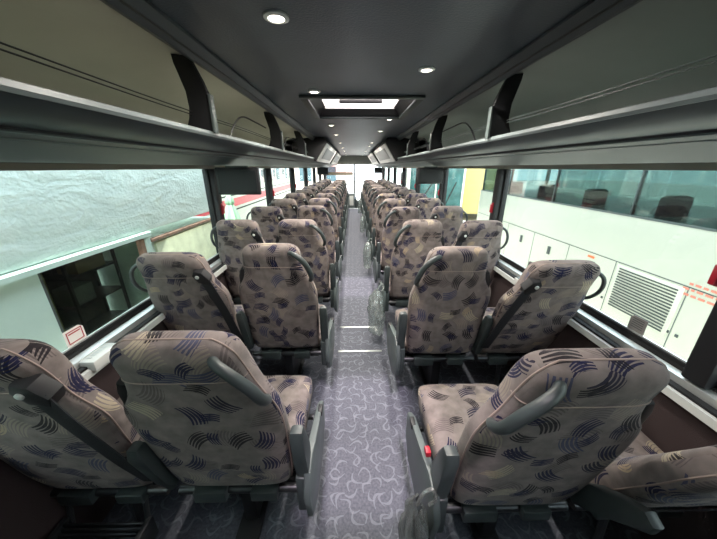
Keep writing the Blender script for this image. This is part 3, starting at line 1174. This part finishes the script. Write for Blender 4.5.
t = thing('rendered_building', 'pale rough rendered building close outside the left windows', 'building', (-2.4, 0, GZ))
zl = .82 - GZ
link_bm('upper_wall', box(-.7, 0, -4, 4.95, zl, 5.2, bev=.03), M_STUCCO, t)
link_bm('ledge', prism([(-.7, zl - .07), (.035, zl - .05), (.035, zl - .01), (0, zl), (-.7, zl)], 'y', -4, 3.2), M_PANEL, t)
link_bm('lower_wall', box(-.7, -.04, -4, 2.02, 0, zl - .07), M_PANEL, t)
link_bm('lower_wall', box(-.7, -.04, 3.16, 4.95, 0, zl - .12), M_STUCCO, t)
link_bm('pale_post', box(-.05, .02, 3.115, 3.18, 0, zl - .07), M_PANEL, t)
bm = box(-.05, .0, 3.05, 3.11, 0, zl - .07)
link_bm('rusty_post', bm, M_RUST, t)
bm = box(-.04, .02, 3.20, 4.9, zl - .13, zl - .10)
link_bm('rusty_edge', bm, M_RUST, t)
link_bm('side_panel', box(-.04, -.01, 3.30, 4.86, .4, zl - .16, bev=.005), mat('yellowed_panel', (205, 208, 178), .6, vary=.15, vscale=7), t)
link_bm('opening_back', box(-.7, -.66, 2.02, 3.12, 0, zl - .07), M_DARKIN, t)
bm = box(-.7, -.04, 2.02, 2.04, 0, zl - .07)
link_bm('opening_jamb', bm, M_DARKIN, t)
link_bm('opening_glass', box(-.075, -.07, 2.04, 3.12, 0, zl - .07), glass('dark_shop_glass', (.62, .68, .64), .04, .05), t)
# clutter inside the opening
M_CARD = mat('cardboard', (150, 128, 92), .8)
t = thing('storage_shelf', 'dim shelf behind the dark opening of the left building', 'shelf', (-2.85, 2.75, GZ))
bm = new()
for yy in (-.28, .28):
    for xx in (-.13, .13):
        add_box(bm, xx - .012, xx + .012, yy - .012, yy + .012, 0, 2.12)
link_bm('upright', bm, M_STEEL, t)
for zz in (1.3, 1.62, 1.92):
    link_bm('shelf_board', box(-.14, .14, -.28, .28, zz - .02, zz), M_STEEL, t)
tag(link_bm('carton', box(-2.93, -2.73, 2.6, 2.92, GZ + 1.92, GZ + 2.06, bev=.004), M_CARD), 'cardboard carton on the top shelf behind the dark opening', 'carton')
tag(link_bm('carton', box(-2.94, -2.75, 2.5, 2.72, GZ + 1.62, GZ + 1.80, bev=.004), mat('grey_card', (130, 136, 132), .8)), 'grey carton on the middle shelf behind the dark opening', 'carton')
tag(link_bm('timber_post', box(-2.72, -2.66, 2.17, 2.24, GZ, GZ + 2.13), mat('yellow_timber', (176, 166, 120), .8)), 'pale yellow timber post at the near side of the dark opening', 'post')

# left: white coach with a red stripe, beyond the building
M_COACHW = mat('coach_white_paint', (192, 195, 180), .3, vary=.015, vscale=2)
M_COACHG = mat('coach_dark_glass', (70, 92, 100), .12)
M_STRIPE = mat('coach_red_paint', (196, 44, 60), .35)
def coach_body(t, L, Wd, Hh, z0, mat_):
    prof = [(0, z0 + .1), (.03, z0), (Wd - .03, z0), (Wd, z0 + .1), (Wd, Hh - .25), (Wd - .12, Hh - .04), (Wd - .35, Hh), (.35, Hh), (.12, Hh - .04), (0, Hh - .25)]
    link_bm('body', prism(prof, 'y', 0, L, bev=.12), mat_, t)
def wheel(t, x, y, r=.5, wd=.28):
    bm = new()
    add_lathe(bm, [(r * .55, 0), (r * .93, 0), (r, .04), (r, wd - .04), (r * .93, wd), (r * .55, wd)], 0, 0, 28)
    bmesh.ops.rotate(bm, verts=bm.verts, cent=(0, 0, 0), matrix=Matrix.Rotation(R(90), 3, 'Y'))
    bmesh.ops.translate(bm, verts=bm.verts, vec=(x, y, r))
    link_bm('wheel', bm, M_BLK2, t)

t = thing('striped_coach', 'white coach with red side stripe outside left windows beyond building', 'coach', (-6.2, 6.2, GZ))
coach_body(t, 12, 2.5, 3.5, .35, M_COACHW)
for i in range(6):
    link_bm('side_window', box(2.498, 2.512, .5 + 1.85 * i, 2.2 + 1.85 * i, 2.35, 3.1, bev=.004), M_COACHG, t)
link_bm('stripe', box(2.498, 2.508, .13, 11.87, 1.78, 2.02), M_STRIPE, t)
link_bm('pinstripe', box(2.498, 2.508, .13, 11.87, 1.66, 1.70), M_BLK2, t)
link_bm('pinstripe', box(2.498, 2.508, .13, 11.87, 2.10, 2.13), M_BLK2, t)
link_bm('stripe', box(2.498, 2.508, .13, 11.87, 3.12, 3.24), M_STRIPE, t)
wheel(t, 2.26, 2.2)
wheel(t, 2.26, 9.8)

# folded parasol
M_PAR = mat('pale_green_cloth', (128, 160, 132), .8)
t = thing('folded_parasol', 'pale green folded parasol standing outside the second left window', 'parasol', (-3.05, 7.0, GZ))
bm = new()
N = 24
rings = []
for (z, r) in ((1.2, .10), (1.25, .24), (1.5, .22), (1.8, .16), (2.0, .10), (2.06, .07), (2.1, .10), (2.2, .09), (2.28, .03)):
    rings.append([bm.verts.new((r * (1 + .18 * math.cos(8 * 2 * PI * k / N * 1.0)) * math.cos(2 * PI * k / N), r * (1 + .18 * math.cos(8 * 2 * PI * k / N)) * math.sin(2 * PI * k / N), z)) for k in range(N)])
for A, B in zip(rings[:-1], rings[1:]):
    for k in range(N):
        bm.faces.new((A[k], A[(k + 1) % N], B[(k + 1) % N], B[k]))
bm.faces.new(rings[0][::-1])
bm.faces.new(rings[-1])
link_bm('canopy', bm, M_PAR, t)
link_bm('pole', tube([(0, 0, .05), (0, 0, 1.3)], .025), M_ALU, t)
bm = new()
add_lathe(bm, [(.28, 0), (.28, .05), (.05, .09)], 0, 0, 24)
link_bm('parasol_base', bm, M_GREY, t)

# right: big white coach close by
t = thing('parked_coach', 'big white coach with louvred engine door parked beside right windows', 'coach', (4.35, -5.0, GZ))
LC = 15.0
Wd, Hh, z0 = 2.5, 3.45, .3
M_FARG = glass('coach_tint_far', (.60, .68, .66), .05)
prof = [(0, z0 + .1), (.03, z0), (Wd - .03, z0), (Wd, z0 + .1), (Wd, 2.19), (0, 2.19)]
link_bm('body', prism(prof, 'y', 0, LC, bev=.08), M_COACHW, t)
prof = [(0, 3.12), (Wd, 3.12), (Wd - .12, Hh - .03), (Wd - .35, Hh), (.35, Hh), (.12, Hh - .03)]
link_bm('roof', prism(prof, 'y', .1, LC - .15, bev=.05), M_COACHW, t)
for i in range(8):
    ya = .12 + 1.86 * i
    yb = min(ya + 1.84, LC - .2)
    link_bm('side_window', box(.012, .02, ya, yb, 2.19, 3.12), glass('coach_tint_%d' % i, (.36, .45, .45), .12, .03), t)
    link_bm('side_window', box(Wd - .02, Wd - .012, ya, yb, 2.19, 3.12), M_FARG, t)
    link_bm('window_post', box(.0, .06, yb, yb + .022, 2.19, 3.12), M_GREY, t)
link_bm('window_rail', box(-.006, .004, .12, LC - .12, 2.165, 2.195), M_GREY2, t)
link_bm('seam', box(-.004, .003, .12, LC - .12, 1.42, 1.433), M_GREY2, t)
GY = 8.2 - .0
for yy in (2.6, 4.2, 6.6, 8.28, 9.36, 10.44, 11.6, 12.8):
    link_bm('door_seam', box(-.003, .003, yy, yy + .012, .5, 1.42), M_GREY2, t)
# louvred grille
gy0, gy1, gz0, gz1 = 8.38, 9.26, .70, 1.34
link_bm('grille_panel', box(-.012, .003, gy0 - .06, gy1 + .06, gz0 - .05, gz1 + .05, bev=.004), M_COACHW, t)
bm = new()
ns = 15
for i in range(ns):
    z = gz0 + (gz1 - gz0) * i / (ns - 1)
    add_box(bm, -.022, -.010, gy0, gy1, z - .010, z + .010)
link_bm('louvre', bm, M_GREY, t)
for yy in (11.0, 12.1):
    link_bm('latch', box(-.014, .002, yy - .045, yy + .045, 1.06, 1.24, bev=.006), M_GREY, t)
for yy in (9.42, 8.32, 8.2):
    link_bm('latch', box(-.010, .002, yy - .02, yy + .02, .72, .76, bev=.003), M_GREY, t)
link_bm('marker_lamp', box(-.014, .002, 9.87 - .07, 9.87 + .07, 1.33, 1.37, bev=.004), mat('orange_lamp', (214, 110, 70), .4), t)
M_REDTXT = mat('faded_red_lettering', (214, 130, 112), .6)
bm = new()
rr = random.Random(3)
for r_ in range(3):
    y = 8.3 + .05 * r_
    while y > 7.2 + .2 * r_:
        wdt = rr.uniform(.03, .09)
        add_box(bm, -.006, -.003, y - wdt, y, 1.46 - .075 * r_, 1.49 - .075 * r_)
        y -= wdt + .025
link_bm('faded_lettering', bm, M_REDTXT, t)
wheel(t, -.005 + .02, 3.4)
wheel(t, .015, 12.4 + 1.0)
# seats inside the parked coach, seen dimly
sb = bpy.data.meshes.new('coach_seat_far')
M_DSEAT = mat('dark_coach_seat', (56, 66, 74), .8)
base = None
for i in range(9):
    lb = ('dark seat back inside the parked coach, %s from its rear' % ORD[i])
    if base is None:
        base = thing('coach_chair', lb, 'coach seat', (4.9, -3.2, GZ + 1.2), group='dim seats inside the parked coach')
        link_bm('backrest', box(-.22, .22, -.08, .08, .35, 1.55, bev=.07), M_DSEAT, base)
        link_bm('seat_cushion', box(-.22, .22, .05, .5, .3, .45, bev=.04), M_DSEAT, base)
        o = base
    else:
        o = copy_tree(base)
        o['label'] = lb
    o.location = (4.9, -3.2 + 1.5 * i, GZ + .95)

# teal windscreened coach further along on the right
M_TEAL = mat('teal_reflecting_glass', (50, 82, 82), .15, vary=.35, vscale=2.5)
t = thing('teal_glass_coach', 'white coach with big teal windscreen facing us on the right', 'coach', (2.35, 12.9, GZ), rz=R(-6))
coach_body(t, 11, 2.5, 3.5, .35, M_COACHW)
link_bm('windscreen', box(.12, 2.38, -.03, .01, 1.15, 3.2, bev=.01), M_TEAL, t)
link_bm('wiper', tube([(.5, -.05, 1.3), (1.1, -.05, 2.3)], .02), M_BLK2, t)
link_bm('wiper', tube([(1.7, -.05, 1.3), (2.1, -.05, 2.3)], .02), M_BLK2, t)
link_bm('screen_divider', box(1.22, 1.28, -.05, -.02, 1.15, 3.2), M_COACHW, t)
for i in range(5):
    link_bm('side_window', box(-.012, .002, .5 + 2 * i, 2.3 + 2 * i, 2.1, 3.1, bev=.004), M_TEAL, t)
bm = box(-.32, -.12, -.45, -.35, 2.2, 2.7, bev=.03)
add_tube(bm, [(.1, 0, 3.1), (-.2, -.3, 3.05), (-.22, -.4, 2.7)], .025)
link_bm('wing_mirror', bm, M_BLK2, t)
wheel(t, .02, 2.0)
wheel(t, .02, 8.0)

t = thing('yellow_bus', 'yellow bus parked behind the teal coach', 'bus', (6.0, 16.0, GZ), rz=R(-8))
coach_body(t, 9, 2.4, 4.2, .4, mat('bus_yellow', (150, 138, 88), .5))
for i in range(4):
    link_bm('side_window', box(-.012, .002, .5 + 2.1 * i, 2.2 + 2.1 * i, 2.0, 2.9, bev=.004), M_COACHG, t)
wheel(t, .02, 2.0)
wheel(t, .02, 7.0)

# ahead of the windscreen: pale building and trees
t = thing('pale_building', 'pale low building far ahead beyond the windscreen', 'building', (-6, 34, GZ))
link_bm('wall', box(-10, 5, 0, 6, 0, 5.0), mat('pinkish_wall', (226, 206, 196), .8), t)
link_bm('roof', prism([(-10.4, 5.0), (5.4, 5.0), (4.6, 5.5), (-9.6, 5.5)], 'y', -.3, 6.3), M_GREY2, t)
for i in range(5):
    link_bm('window', box(-8.6 + 2.8 * i, -7.2 + 2.8 * i, -.02, .02, 1.4, 3.0), M_COACHG, t)
M_LEAF = mat('tree_leaves', (96, 128, 104), .8, vary=.4, vscale=3)
M_BARK = mat('tree_bark', (90, 74, 60), .9)
def tree(x, y, hgt, r, lb, seed):
    t = thing('leafy_tree', lb, 'tree', (x, y, GZ), group='trees beyond the parked vehicles')
    link_bm('trunk', tube([(0, 0, 0), (.05, .05, hgt * .5), (0, 0, hgt * .8)], [.2, .15, .06]), M_BARK, t)
    bm = new()
    g = random.Random(seed)
    for i in range(900):
        a, z = g.uniform(0, 2 * PI), g.uniform(-1, 1)
        q = math.sqrt(1 - z * z)
        k = r * g.uniform(.55, 1.0) * (1 + .3 * noise.noise(Vector((q * math.cos(a) * 2, q * math.sin(a) * 2, z * 2 + seed))))
        c = Vector((q * math.cos(a) * k, q * math.sin(a) * k, hgt * .72 + z * k * .8))
        s = g.uniform(.12, .28)
        u = Vector((g.uniform(-1, 1), g.uniform(-1, 1), g.uniform(-1, 1))).normalized()
        v = u.orthogonal().normalized()
        w_ = [bm.verts.new(c + u * s), bm.verts.new(c + v * s * .6), bm.verts.new(c - u * s), bm.verts.new(c - v * s * .6)]
        bm.faces.new(w_)
    link_bm('crown', bm, M_LEAF, t, smooth=False)
tree(5.5, 33, 6.5, 2.6, 'leafy tree seen through the right half of the windscreen', 1)
tree(20, 30, 8.5, 3.2, 'leafy tree behind the yellow bus on the right', 2)
tree(16, 9, 7.5, 3.2, 'leafy tree seen over the parked coach through its windows', 3)
tree(-13, 22, 7, 3.0, 'leafy tree behind the striped coach on the left', 4)
